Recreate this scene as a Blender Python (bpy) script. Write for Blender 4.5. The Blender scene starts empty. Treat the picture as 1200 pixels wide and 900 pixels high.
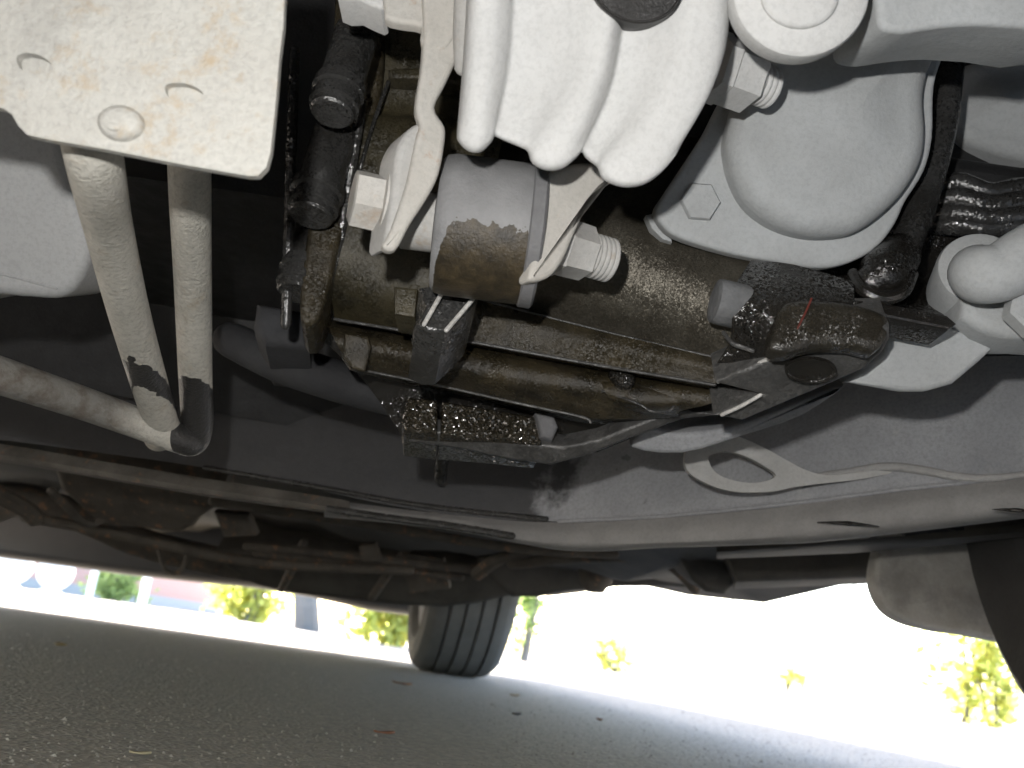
# Underside of a parked car, seen by a compact camera lying on the asphalt in front of it.
import bpy, bmesh, math, random
from mathutils import Vector, Matrix
random.seed(7)
R = math.radians
SC = bpy.context.scene
COL = SC.collection

# ------------------------------------------------------------------ camera
F, PITCH, ROLL, H = 1178.0, R(14.7), R(8.0), 0.08      # focal length in px of the 1200 px photo, height above ground
cam_d = bpy.data.cameras.new('camera')
cam = bpy.data.objects.new('camera', cam_d)
COL.objects.link(cam)
SC.camera = cam
cam_d.sensor_width = 5.76
cam_d.lens = 5.76 * F / 1200.0
cam_d.clip_start = 0.01
cam_d.clip_end = 2000
fw = Vector((0, math.cos(PITCH), math.sin(PITCH)))
up0 = Vector((0, -math.sin(PITCH), math.cos(PITCH)))
rt0 = Vector((1, 0, 0))
cr, sr = math.cos(ROLL), math.sin(ROLL)
CAM_R = rt0 * cr + up0 * sr
CAM_U = -rt0 * sr + up0 * cr
CAM_R = rt0 * cr + up0 * sr
m = Matrix((CAM_R, CAM_U, -fw)).transposed().to_4x4()
m.translation = Vector((0, 0, H))
cam.matrix_world = m
cam_d.dof.use_dof = True
cam_d.dof.focus_distance = 0.52
cam_d.dof.aperture_fstop = 2.3

# ------------------------------------------------------------------ sky and sun
SUN_EL, SUN_AZ = R(38), R(-25)          # azimuth from +Y towards +X
W = bpy.data.worlds.new('World')
SC.world = W
W.use_nodes = True
nt = W.node_tree
bg = nt.nodes['Background']
sky = nt.nodes.new('ShaderNodeTexSky')
sky.sky_type = 'NISHITA'
sky.sun_disc = False
sky.sun_elevation = SUN_EL
sky.sun_rotation = SUN_AZ
sky.dust_density = 2.4
nt.links.new(sky.outputs[0], bg.inputs[0])
bg.inputs[1].default_value = 0.15
sd = bpy.data.lights.new('sun', 'SUN')
sd.energy = 5.0
sd.angle = R(4)
sd.color = (1, .95, .87)
sun = bpy.data.objects.new('sun', sd)
COL.objects.link(sun)
sdir = Vector((math.sin(SUN_AZ) * math.cos(SUN_EL), math.cos(SUN_AZ) * math.cos(SUN_EL), math.sin(SUN_EL)))
sun.rotation_euler = sdir.to_track_quat('Z', 'Y').to_euler()

# the camera's own flash: the photograph is a flash picture (small hard-edged source up and left of the lens)
fl = bpy.data.lights.new('camera_flash', 'SPOT')
fl.spot_size = R(88)
fl.spot_blend = .55
fl.energy = .80
fl.color = (1, .98, .95)
fl.shadow_soft_size = 0.006
flo = bpy.data.objects.new('camera_flash', fl)
COL.objects.link(flo)
flo.location = Vector((0, 0, H)) - CAM_R * .032 + CAM_U * .055 - fw * .005
flo.rotation_euler = cam.matrix_world.to_euler()

SC.view_settings.view_transform = 'Standard'
SC.view_settings.look = 'None'
SC.view_settings.exposure = 3.45
SC.view_settings.gamma = 1.0

# ------------------------------------------------------------------ survey: sight line of a photo point -> real position at a measured distance
def ray(px, py):
    x, y = (px - 600) / F, -(py - 450) / F
    lx, ly = x * cr - y * sr, x * sr + y * cr
    dy = math.cos(PITCH) - ly * math.sin(PITCH)
    return lx / dy, (math.sin(PITCH) + ly * math.cos(PITCH)) / dy
def P(px, py, Y):
    a, b = ray(px, py)
    return Vector((a * Y, Y, H + b * Y))
def G(px, py, z=0.0):
    a, b = ray(px, py)
    Y = (z - H) / b
    return Vector((a * Y, Y, z))
def plane(px, py, Y, sx=0.0, sz=0.0):
    """a plane through that point; sx, sz: how much deeper it gets per metre to the right / upwards"""
    a, b = ray(px, py)
    Y0 = Y * (1 - sx * a - sz * b)
    n = Vector((sx, -1, sz)).normalized()
    def hit(x, y):
        a, b = ray(x, y)
        t = Y0 / (1 - sx * a - sz * b)
        return Vector((a * t, t, H + b * t))
    return hit, n
def cr_pts(p, n, closed=True):
    """Catmull-Rom through p"""
    out = []
    L = len(p)
    p = [Vector(q) for q in p]
    for i in range(L if closed else L - 1):
        if closed:
            a, b, c, d = p[i - 1], p[i], p[(i + 1) % L], p[(i + 2) % L]
        else:
            a, b, c, d = p[max(i - 1, 0)], p[i], p[i + 1], p[min(i + 2, L - 1)]
        for k in range(n):
            t = k / n
            out.append(.5 * ((2 * b) + (c - a) * t + (2 * a - 5 * b + 4 * c - d) * t * t + (3 * b - a - 3 * c + d) * t ** 3))
    if not closed:
        out.append(p[-1])
    return out

# ------------------------------------------------------------------ mesh building
class MB:
    def __init__(s):
        s.v, s.f = [], []
    def add(s, vs, fs):
        o = len(s.v)
        s.v += [Vector(v) for v in vs]
        s.f += [tuple(i + o for i in f) for f in fs]
        return s
    def grid(s, rows, closed=False):
        nr, nc = len(rows), len(rows[0])
        fs = []
        for i in range(nr - 1):
            for j in range(nc if closed else nc - 1):
                k = (j + 1) % nc
                fs.append((i * nc + j, i * nc + k, (i + 1) * nc + k, (i + 1) * nc + j))
        return s.add([q for r in rows for q in r], fs)
    def mesh(s, name, mat, angle=35):
        me = bpy.data.meshes.new(name)
        me.from_pydata([tuple(v) for v in s.v], [], s.f)
        bm = bmesh.new()
        bm.from_mesh(me)
        bmesh.ops.recalc_face_normals(bm, faces=bm.faces)
        bm.to_mesh(me)
        bm.free()
        if mat: me.materials.append(mat)
        me.shade_smooth()
        me.set_sharp_from_angle(angle=R(angle))
        return me
    def build(s, name, mat, parent=None, label=None, angle=35):
        o = bpy.data.objects.new(name, s.mesh(name, mat, angle))
        COL.objects.link(o)
        adopt(o, parent)
        if label: o['label'] = label
        return o
def adopt(o, parent):
    if parent is not None:
        o.parent = parent
        loc = Vector((0, 0, 0))
        p = parent
        while p is not None:
            loc += p.location
            p = p.parent
        # every ancestor is only translated (parts sit at their parent's origin)
        o.matrix_parent_inverse = Matrix.Translation(-WORLD_LOC.get(parent.name, Vector((0, 0, 0))))
        WORLD_LOC[o.name] = o.location.copy()
    else:
        WORLD_LOC[o.name] = o.location.copy()
WORLD_LOC = {}
def tag(o, label, cat, group=None, kind=None):
    if label: o['label'] = label
    if cat: o['category'] = cat
    if group: o['group'] = group
    if kind: o['kind'] = kind
    return o
def empty(name, loc, parent=None):
    o = bpy.data.objects.new(name, None)
    o.location = loc
    o.empty_display_size = .05
    COL.objects.link(o)
    adopt(o, parent)
    return o

def prism(mb, ring, n, depth, r=.003, seg=3, dome=0.0):
    """outline ring (front edge), its plane's normal n (towards the viewer), thickness, edge radius"""
    L = len(ring)
    n = n.normalized()
    # area sign, so that 'inward' is known
    c = sum(ring, Vector()) / L
    area = sum(((ring[i] - c).cross(ring[(i + 1) % L] - c)).dot(n) for i in range(L))
    if area < 0: ring = ring[::-1]
    inn = []
    for i in range(L):
        d1 = (ring[i] - ring[i - 1]).normalized()
        d2 = (ring[(i + 1) % L] - ring[i]).normalized()
        n1, n2 = n.cross(d1), n.cross(d2)
        q = n1 + n2
        q = q / max(.5, q.length_squared / 2) if q.length > 1e-6 else n1
        inn.append(q)
    rows = [[p - n * depth for p in ring]]
    for k in range(seg + 1):
        t = k / seg * math.pi / 2
        rows.append([p + inn[i] * (r * (1 - math.cos(t))) - n * (r * (1 - math.sin(t))) for i, p in enumerate(ring)])
    mb.grid(rows, closed=True)
    last = rows[-1]
    if dome:
        c = sum(last, Vector()) / L
        rr = [last]
        K = 7
        for k in range(1, K):
            t = k / K
            rr.append([p.lerp(c, t) + n * dome * math.sin(t * math.pi / 2) ** 1.0 * (1 - (1 - t) ** 2) for p in last])
        mb.grid(rr, closed=True)
        mb.add(rr[-1] + [c + n * dome], [(i, (i + 1) % L, L) for i in range(L)])
    else:
        mb.add(last, [tuple(range(L))])
    mb.add(rows[0], [tuple(range(L))])
    return mb
def pprism(mb, px, pl, depth, r=.003, seg=3, dome=0.0, sm=5, ol=None):
    """prism whose outline is measured on plane pl"""
    hit, n = pl
    q = [Vector((x, y, 0)) for x, y in px]
    if sm: q = cr_pts(q, sm)
    return prism(mb, [hit(v.x, v.y) for v in q], n, depth, r, seg, dome)
def plate_holes(mb, px, holes, pl, depth, sm=0):
    """flat plate with holes: caps by triangle fill, walls for every loop"""
    hit, n = pl
    loops = []
    for k, pts in enumerate([px] + holes):
        q = [Vector((x, y, 0)) for x, y in pts]
        if (sm and k == 0) or k: q = cr_pts(q, 5)
        loops.append([hit(v.x, v.y) for v in q])
    for off in (0, depth):
        bm = bmesh.new()
        ed = []
        for lp in loops:
            vs = [bm.verts.new(p - n * off) for p in lp]
            ed += [bm.edges.new((vs[i], vs[(i + 1) % len(vs)])) for i in range(len(vs))]
        bmesh.ops.triangle_fill(bm, edges=ed, use_beauty=True, normal=n)
        bm.verts.index_update()
        mb.add([v.co.copy() for v in bm.verts], [tuple(v.index for v in f.verts) for f in bm.faces])
        bm.free()
    for lp in loops:
        mb.grid([lp, [p - n * depth for p in lp]], closed=True)
    return mb
def frame(d):
    d = d.normalized()
    a = d.orthogonal().normalized()
    return a, d.cross(a)
def lathe(mb, c, axis, prof, n=24, flat=1.0, ref=None, phase=0.0):
    """prof: (height along axis, radius)"""
    axis = axis.normalized()
    if ref is not None:
        a = (ref - axis * ref.dot(axis)).normalized()
        b = axis.cross(a)
    else:
        a, b = frame(axis)
    rows = []
    for h, r in prof:
        rows.append([c + axis * h + (a * math.cos(2 * math.pi * k / n + phase) + b * math.sin(2 * math.pi * k / n + phase) * flat) * max(r, 1e-5) for k in range(n)])
    mb.grid(rows, closed=True)
    mb.add(rows[0], [tuple(range(n))])
    mb.add(rows[-1], [tuple(range(n))])
    return mb
def tube(mb, pts, rad, n=16, sm=6, round_ends=True, flat=1.0):
    """swept round bar; rad one number or one per point"""
    if not isinstance(rad, (list, tuple)): rad = [rad] * len(pts)
    q = [Vector((p.x, p.y, p.z, r)) for p, r in zip(pts, rad)] if False else None
    pp = cr_pts(pts, sm, False) if sm else list(pts)
    K = len(pp)
    rr = []
    for i in range(K):
        t = i / (K - 1) * (len(pts) - 1)
        a = min(int(t), len(pts) - 2)
        rr.append(rad[a] + (rad[a + 1] - rad[a]) * (t - a))
    rows = []
    a = None
    for i in range(K):
        d = (pp[min(i + 1, K - 1)] - pp[max(i - 1, 0)]).normalized()
        if a is None: a, _ = frame(d)
        a = (a - d * a.dot(d)).normalized()
        b = d.cross(a)
        def ring(c, r, a=a, b=b): return [c + (a * math.cos(2 * math.pi * k / n) + b * math.sin(2 * math.pi * k / n) * flat) * r for k in range(n)]
        if i == 0 and round_ends:
            for t in (85, 60, 30): rows.append(ring(pp[0] - d * rr[0] * math.sin(R(t)), rr[0] * math.cos(R(t))))
        rows.append(ring(pp[i], rr[i]))
        if i == K - 1 and round_ends:
            for t in (30, 60, 85): rows.append(ring(pp[-1] + d * rr[-1] * math.sin(R(t)), rr[-1] * math.cos(R(t))))
    mb.grid(rows, closed=True)
    mb.add(rows[0], [tuple(range(n))])
    mb.add(rows[-1], [tuple(range(n))])
    return mb
def patch(mb, rows, nu=24, nv=5):
    """smooth sheet through rows of points"""
    rr = []
    for r in rows:
        q = cr_pts(r, 8, False)
        # resample to nu+1
        out = []
        for k in range(nu + 1):
            t = k / nu * (len(q) - 1)
            a = min(int(t), len(q) - 2)
            out.append(q[a].lerp(q[a + 1], t - a))
        rr.append(out)
    cols = [cr_pts([r[k] for r in rr], nv, False) for k in range(nu + 1)]
    return mb.grid([[c[i] for c in cols] for i in range(len(cols[0]))])
def pr(*a):
    return [P(x, y, d) for x, y, d in a]
def box(mb, lo, hi):
    x0, y0, z0 = lo
    x1, y1, z1 = hi
    return mb.add([(x0, y0, z0), (x1, y0, z0), (x1, y1, z0), (x0, y1, z0), (x0, y0, z1), (x1, y0, z1), (x1, y1, z1), (x0, y1, z1)],
                  [(0, 3, 2, 1), (4, 5, 6, 7), (0, 1, 5, 4), (1, 2, 6, 5), (2, 3, 7, 6), (3, 0, 4, 7)])

# ------------------------------------------------------------------ materials
class N:
    def __init__(s, name):
        s.m = bpy.data.materials.new(name)
        s.m.use_nodes = True
        s.t = s.m.node_tree
        s.b = s.t.nodes['Principled BSDF']
        s.co = s.new('ShaderNodeTexCoord').outputs['Object']
    def new(s, k): return s.t.nodes.new(k)
    def ln(s, a, b): s.t.links.new(a, b)
    def noise(s, scale, detail=4, rough=.55, co=None):
        n = s.new('ShaderNodeTexNoise')
        s.ln(co or s.co, n.inputs['Vector'])
        n.inputs['Scale'].default_value = scale
        n.inputs['Detail'].default_value = detail
        n.inputs['Roughness'].default_value = rough
        return n.outputs[0]
    def ramp(s, v, stops, interp='LINEAR'):
        r = s.new('ShaderNodeValToRGB')
        r.color_ramp.interpolation = interp
        e = r.color_ramp.elements
        while len(e) < len(stops): e.new(.5)
        for q, (p, c) in zip(e, stops):
            q.position = p
            q.color = (c, c, c, 1) if not isinstance(c, tuple) else (*c, 1)
        s.ln(v, r.inputs[0])
        return r.outputs[0]
    def mix(s, f, a, b):
        n = s.new('ShaderNodeMix')
        n.data_type = 'RGBA'
        if isinstance(f, (int, float)): n.inputs[0].default_value = f
        else: s.ln(f, n.inputs[0])
        for i, v in ((6, a), (7, b)):
            if isinstance(v, tuple): n.inputs[i].default_value = (*v, 1)
            elif isinstance(v, (int, float)): n.inputs[i].default_value = (v, v, v, 1)
            else: s.ln(v, n.inputs[i])
        return n.outputs[2]
    def math(s, op, a, b=0.0):
        n = s.new('ShaderNodeMath')
        n.operation = op
        for i, v in ((0, a), (1, b)):
            if isinstance(v, (int, float)): n.inputs[i].default_value = v
            else: s.ln(v, n.inputs[i])
        return n.outputs[0]
    def xyz(s):
        n = s.new('ShaderNodeSeparateXYZ')
        s.ln(s.co, n.inputs[0])
        return n.outputs
    def col(s, v):
        if isinstance(v, tuple): s.b.inputs['Base Color'].default_value = (*v, 1)
        else: s.ln(v, s.b.inputs['Base Color'])
    def rough(s, v):
        if isinstance(v, (int, float)): s.b.inputs['Roughness'].default_value = v
        else: s.ln(v, s.b.inputs['Roughness'])
    def bump(s, h, dist=.0005, strength=1.0):
        n = s.new('ShaderNodeBump')
        n.inputs['Distance'].default_value = dist
        n.inputs['Strength'].default_value = strength
        s.ln(h, n.inputs['Height'])
        prev = getattr(s, 'lastb', None)
        if prev is not None: s.ln(prev, n.inputs['Normal'])
        s.lastb = n.outputs[0]
        s.ln(n.outputs[0], s.b.inputs['Normal'])

def mat_dust(name, a, b, rust=0.0, rustcol=(.30, .15, .07), rough=.75, bscale=500, bdist=.0003, patchy=30, spec=.3, dark=0.0, grain=.22):
    """road dust over painted or cast metal, with rust freckles"""
    n = N(name)
    big = n.noise(patchy, 5, .6)
    c = n.mix(n.ramp(big, [(.3, 0.0), (.7, 1.0)]), a, b)
    fine = n.noise(420, 5, .7)
    c = n.mix(n.ramp(fine, [(.35, grain), (.55, 0.0)]), c, tuple(x * .45 for x in a))
    if rust:
        rn = n.noise(55, 8, .7)
        c = n.mix(n.ramp(rn, [(.62 - rust * .2, 0.0), (.74 - rust * .15, .75)]), c, rustcol)
    if dark:
        dn = n.noise(16, 7, .65)
        c = n.mix(n.ramp(dn, [(.5, 0.0), (.68, dark)]), c, tuple(x * .25 for x in a))
    n.col(c)
    n.rough(rough)
    n.b.inputs['Specular IOR Level'].default_value = spec
    n.bump(n.noise(bscale, 5, .65), bdist, 1.0)
    n.bump(n.noise(70, 4, .6), .0009, .5)
    return n.m
def mat_oil(name, a, b, rough=(.2, .5), bscale=900, bdist=.0003, spec=.5, glit=0.0, patchy=25, metal=0.0, gscale=700, gmask=(.42, .58)):
    """oil soaked, dirt caked metal; glit: how far wet grains tilt (each grain throws its own glint)"""
    n = N(name)
    big = n.noise(patchy, 6, .65)
    c = n.mix(n.ramp(big, [(.32, 0.0), (.68, 1.0)]), a, b)
    f = n.noise(700, 4, .7)
    c = n.mix(n.ramp(f, [(.4, .5), (.6, 0.0)]), c, tuple(x * .35 for x in a))
    n.col(c)
    n.rough(n.ramp(n.noise(60, 5, .6), [(.35, rough[0]), (.65, rough[1])]))
    n.b.inputs['Specular IOR Level'].default_value = spec
    n.b.inputs['Metallic'].default_value = metal
    n.bump(n.noise(bscale, 4, .7), bdist, 1.0)
    n.bump(n.noise(90, 4, .6), .0012, .6)
    if glit:
        v = n.new('ShaderNodeTexVoronoi')
        n.ln(n.co, v.inputs['Vector'])
        v.inputs['Scale'].default_value = gscale
        sub = n.new('ShaderNodeVectorMath'); sub.operation = 'SUBTRACT'
        n.ln(v.outputs['Color'], sub.inputs[0]); sub.inputs[1].default_value = (.5, .5, .5)
        mk = n.ramp(n.noise(45, 5, .7), [(gmask[0], 0.0), (gmask[1], glit)])
        sc = n.new('ShaderNodeVectorMath'); sc.operation = 'SCALE'
        n.ln(sub.outputs[0], sc.inputs[0]); n.ln(mk, sc.inputs['Scale'])
        ad = n.new('ShaderNodeVectorMath'); ad.operation = 'ADD'
        n.ln(n.lastb, ad.inputs[0]); n.ln(sc.outputs[0], ad.inputs[1])
        nm = n.new('ShaderNodeVectorMath'); nm.operation = 'NORMALIZE'
        n.ln(ad.outputs[0], nm.inputs[0])
        n.ln(nm.outputs[0], n.b.inputs['Normal'])
    return n.m

PLATE = mat_dust('dusty_plate', (.45, .445, .415), (.39, .38, .35), rust=.45, rustcol=(.36, .28, .18), dark=.3, grain=.3, bscale=420, bdist=.0009, rough=.8)
PIPE_A = None
WHITE_CAST = mat_dust('dusty_casting', (.56, .56, .55), (.50, .50, .49), rust=0, bscale=500, bdist=.0003, grain=.2, dark=.12)
RUSTY_ARM = mat_dust('rusty_bracket', (.50, .485, .45), (.42, .40, .365), rust=.12, rustcol=(.36, .20, .10), bscale=500, bdist=.0003)
ARM = mat_dust('grey_bracket', (.46, .455, .44), (.39, .38, .36), rust=.05, rustcol=(.34, .27, .19), bscale=500, bdist=.0003)
COVER = mat_dust('cast_cover', (.44, .455, .46), (.38, .39, .39), bscale=600, bdist=.00025, grain=.2, dark=.10)
TANKM = mat_dust('grey_plastic', (.34, .345, .345), (.29, .295, .295), bscale=300, bdist=.00015, patchy=14)
OLIVE = mat_oil('oily_olive_casting', (.075, .063, .034), (.018, .016, .010), rough=(.3, .55), bscale=900, bdist=.0004, patchy=45, glit=.5, gscale=900)
BROWN = mat_oil('oily_brown_casting', (.060, .048, .027), (.009, .008, .0055), rough=(.18, .45), bscale=800, bdist=.0006, patchy=50, glit=.6, gscale=900)
SHEEN = mat_oil('dusty_brown_casting', (.15, .137, .11), (.06, .052, .039), rough=(.33, .42), bscale=1100, bdist=.0002, metal=.6, patchy=40, glit=.32, gscale=1400, gmask=(.2, .5))
BLACK_OIL = mat_oil('wet_black_grime', (.022, .020, .017), (.012, .011, .010), rough=(.07, .18), bscale=700, bdist=.0003, glit=1.2, gscale=1050, spec=.7, gmask=(.42, .58))
WET_BOLT = mat_oil('wet_black_steel', (.055, .055, .054), (.018, .017, .015), rough=(.10, .26), bscale=500, bdist=.0003, glit=.7, gscale=800, gmask=(.42, .56), spec=.8)
GLITTER = mat_oil('oil_soaked_gasket', (.042, .036, .025), (.020, .017, .012), rough=(.07, .16), bscale=600, bdist=.0001, glit=1.5, spec=1.0, gscale=980, gmask=(.2, .4))
SANDY = mat_oil('oily_grit', (.11, .095, .065), (.03, .027, .02), rough=(.12, .3), bscale=900, bdist=.0005, glit=1.4, gscale=850, spec=.7)
MACHINED = mat_oil('dark_machined_metal', (.12, .119, .115), (.045, .0445, .043), rough=(.3, .45), bscale=400, bdist=.0005, metal=.2, patchy=70, glit=.4, gscale=500)
EDGE_GLINT = mat_oil('bright_edge_glint', (.62, .61, .58), (.40, .39, .37), rough=(.3, .45), bscale=500, bdist=.0003, patchy=120)  # pale colour stands for the glint along metal edges
def mat_xmem(name, a, b, x0):
    """grey painted steel, oil soaked on its left half with a ragged edge and stray drops"""
    n = N(name)
    c = n.mix(n.ramp(n.noise(16, 6, .65), [(.3, 0.0), (.7, 1.0)]), a, b)
    c = n.mix(n.ramp(n.noise(420, 5, .7), [(.36, .35), (.55, 0.0)]), c, tuple(x * .4 for x in a))
    c = n.mix(n.ramp(n.noise(55, 6, .7), [(.60, 0.0), (.75, .35)]), c, (.42, .41, .39))
    x = n.math('ADD', n.xyz()[0], n.math('MULTIPLY', n.math('SUBTRACT', n.noise(22, 7, .65), .5), .16))
    f = n.math('MULTIPLY', n.ramp(n.math('ADD', n.math('MULTIPLY', n.math('SUBTRACT', x, x0), 18), .5), [(.3, 1.0), (.7, 0.0)]), .9)
    drops = n.ramp(n.noise(48, 2, .4), [(.70, 0.0), (.715, .8)])
    near = n.ramp(n.math('ADD', n.math('MULTIPLY', n.math('SUBTRACT', n.xyz()[0], x0), 5), .3), [(.3, 1.0), (.9, 0.0)])
    f = n.math('MAXIMUM', f, n.math('MULTIPLY', drops, near))
    c = n.mix(f, c, n.mix(n.noise(90, 6, .7), (.024, .024, .025), (.05, .05, .051)))
    n.col(c)
    n.rough(n.mix(f, .75, .42))
    n.b.inputs['Specular IOR Level'].default_value = .3
    n.bump(n.noise(700, 5, .65), .0003, 1.0)
    n.bump(n.noise(35, 4, .6), .0012, .6)
    return n.m
XMEM = mat_xmem('grey_painted_steel', (.35, .355, .365), (.25, .255, .265), .045)
DIMSTEEL = mat_dust('dim_steel', (.045, .046, .048), (.028, .028, .03), bscale=400, bdist=.0004)
FLOORM = mat_dust('dirty_underseal', (.060, .056, .048), (.035, .032, .027), bscale=120, bdist=.001, patchy=9, dark=.5)
PIPEM = mat_dust('dull_exhaust', (.085, .075, .061), (.045, .039, .032), rust=.3, bscale=200, bdist=.0006)
RUBBER_BAY_DARK = mat_oil('rubber_and_bay_dark', (.020, .020, .021), (.014, .014, .014), rough=(.55, .7), bscale=500, bdist=.0003)  # rubber boot; also the black that stands for the unlit engine bay
TYRE_LIT = mat_dust('lit_tyre_rubber', (.13, .127, .12), (.09, .088, .083), bscale=300, bdist=.0004, patchy=14, spec=.25)  # rear tyre: paler copy of the rubber, daylight put into its colour
RIM = mat_dust('painted_rim', (.32, .32, .32), (.24, .24, .24), bscale=200, bdist=.0003)
FLAPM = mat_dust('grey_liner', (.46, .44, .40), (.36, .34, .30), bscale=160, bdist=.0006, dark=.5)
BODYM = mat_dust('body_paint', (.030, .031, .033), (.024, .025, .027), rough=.35, bscale=200, bdist=.00005)

def mat_pipe(name, z_hi, z_lo, x_lo=-9):
    """dust coat, black between two heights with a ragged edge"""
    n = N(name)
    c = n.mix(n.ramp(n.noise(40, 5, .6), [(.3, 0.0), (.7, 1.0)]), (.54, .52, .465), (.44, .425, .375))
    c = n.mix(n.ramp(n.noise(60, 8, .7), [(.56, 0.0), (.72, .45)]), c, (.33, .24, .14))
    c = n.mix(n.ramp(n.noise(400, 5, .7), [(.35, .35), (.55, 0.0)]), c, (.18, .17, .15))
    z = n.math('ADD', n.xyz()[2], n.math('MULTIPLY', n.math('SUBTRACT', n.noise(110, 3, .5), .5), .006))
    up = n.math('LESS_THAN', z, z_hi)
    lo = n.math('GREATER_THAN', z, z_lo)
    f = n.math('MULTIPLY', n.math('MULTIPLY', up, lo), n.math('GREATER_THAN', n.xyz()[0], x_lo))
    c = n.mix(f, c, (.035, .034, .033))
    if x_lo > -9:      # the run to the left is darker and browner
        g = n.mix(n.ramp(n.noise(75, 6, .7), [(.45, 0.0), (.62, 1.0)]), (.17, .165, .15), (.11, .095, .078))
        c = n.mix(n.ramp(n.math('ADD', n.math('MULTIPLY', n.math('SUBTRACT', x_lo - .018, n.xyz()[0]), 30), .5), [(.2, 0.0), (.8, 1.0)]), c, g)
    n.col(c)
    n.rough(n.mix(f, .8, .3))
    n.bump(n.noise(450, 5, .65), .0011, 1.0)
    n.bump(n.noise(80, 4, .6), .0008, .5)
    return n.m
def mat_bush(name, c0, rad):
    """grey rubber bush with a brown oil patch on its lower front"""
    n = N(name)
    c = n.mix(n.ramp(n.noise(50, 5, .6), [(.3, 0.0), (.7, 1.0)]), (.26, .26, .262), (.18, .18, .182))
    x, y, z = n.xyz()
    zz = n.math('ADD', n.math('SUBTRACT', z, c0.z), n.math('MULTIPLY', n.math('SUBTRACT', n.noise(160, 5, .6), .5), .014))
    xx = n.math('ABSOLUTE', n.math('SUBTRACT', x, c0.x))
    f = n.math('MULTIPLY', n.math('LESS_THAN', zz, -.30 * rad), n.math('LESS_THAN', n.math('ADD', xx, n.math('MULTIPLY', zz, .3)), .0135))
    oil = n.mix(n.ramp(n.noise(140, 5, .7), [(.35, 0.0), (.65, 1.0)]), (.020, .016, .010), (.06, .045, .024))
    n.col(n.mix(f, c, oil))
    n.rough(n.mix(f, .6, .4))
    n.bump(n.noise(500, 5, .7), .0005, 1.0)
    return n.m

# ------------------------------------------------------------------ the setting: road
def mat_asphalt():
    n = N('worn_asphalt')
    v = n.new('ShaderNodeTexVoronoi')
    n.ln(n.co, v.inputs['Vector'])
    v.inputs['Scale'].default_value = 260
    stone = n.ramp(v.outputs['Color'], [(.1, (.20, .172, .138)), (.55, (.27, .233, .19)), (.85, (.31, .27, .22)), (1.0, (.36, .315, .26))])
    c = n.mix(n.ramp(n.noise(2.2, 5, .6), [(.35, 0.0), (.7, .55)]), stone, (.235, .203, .165))
    c = n.mix(n.ramp(n.noise(90, 5, .7), [(.4, .55), (.6, 0.0)]), c, (.15, .137, .12))
    n.col(c)
    n.rough(.85)
    n.b.inputs['Specular IOR Level'].default_value = .25
    n.bump(v.outputs['Distance'], .002, .9)
    n.bump(n.noise(60, 5, .7), .003, .7)
    return n.m
ASPH = mat_asphalt()
mb = MB()
xs = [-300, -40, -8, -3, 3, 8, 40, 300]
ys = [-40, -3, 0, 3, 8, 40, 400]
mb.grid([[Vector((x, y, 0)) for x in xs] for y in ys])
tag(mb.build('road', ASPH), 'worn grey asphalt, dark in the shade of the car', None, None, 'structure')

def mat_plain(name, a, b, scale=20, rough=.85):
    n = N(name)
    n.col(n.mix(n.noise(scale, 5, .6), a, b))
    n.rough(rough)
    n.bump(n.noise(scale * 4, 5, .6), .004, .5)
    return n.m
# loose grit on the asphalt: what nobody could count
mb = MB()
for i in range(9000):
    y = .40 + 2.6 * random.random() ** 2.0
    x = random.uniform(-.55, .6) * (y + .1)
    s = random.uniform(.0005, .0012) * (1 + .2 * y)
    if random.random() < .02: s *= 2
    c = Vector((x, y, s * .3))
    vs = [c + Vector((random.uniform(.6, 1.2) * dx * s, random.uniform(.6, 1.2) * dy * s, random.uniform(.5, 1.0) * dz * s))
          for dx, dy, dz in ((1, 0, 0), (0, 1, 0), (-1, 0, 0), (0, -1, 0), (0, 0, 1))]
    mb.add(vs, [(0, 1, 4), (1, 2, 4), (2, 3, 4), (3, 0, 4)])
GRIT = N('grit')
GRIT.col(GRIT.ramp(GRIT.noise(37, 2, .5), [(.3, (.17, .147, .12)), (.5, (.23, .20, .165)), (.7, (.28, .245, .20))]))
GRIT.rough(.85)
o = mb.build('gravel', GRIT.m, angle=10)
tag(o, 'loose grit scattered over the asphalt', None, None, 'stuff')

# ------------------------------------------------------------------ beyond the car: house, shrubs, posts, fallen leaves
def mat_leaf(name, a, b, c):
    n = N(name)
    col = n.ramp(n.noise(9, 3, .6), [(.3, a), (.5, b), (.7, c)])
    n.col(col)
    n.rough(.5)
    tr = n.new('ShaderNodeBsdfTranslucent')
    n.ln(col, tr.inputs[0])
    mx = n.new('ShaderNodeMixShader')
    mx.inputs[0].default_value = .65
    n.ln(n.b.outputs[0], mx.inputs[1])
    n.ln(tr.outputs[0], mx.inputs[2])
    n.ln(mx.outputs[0], n.t.nodes['Material Output'].inputs[0])
    return n.m
YLEAF = mat_leaf('autumn_leaves', (.62, .56, .14), (.50, .52, .14), (.40, .46, .12))
GLEAF = mat_leaf('green_leaves', (.36, .44, .16), (.28, .37, .13), (.42, .48, .18))
BARK = mat_plain('grey_bark', (.16, .15, .14), (.09, .085, .08), 12)
PAINT = mat_plain('white_paint', (.80, .80, .78), (.74, .74, .72), 6, .5)
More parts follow.
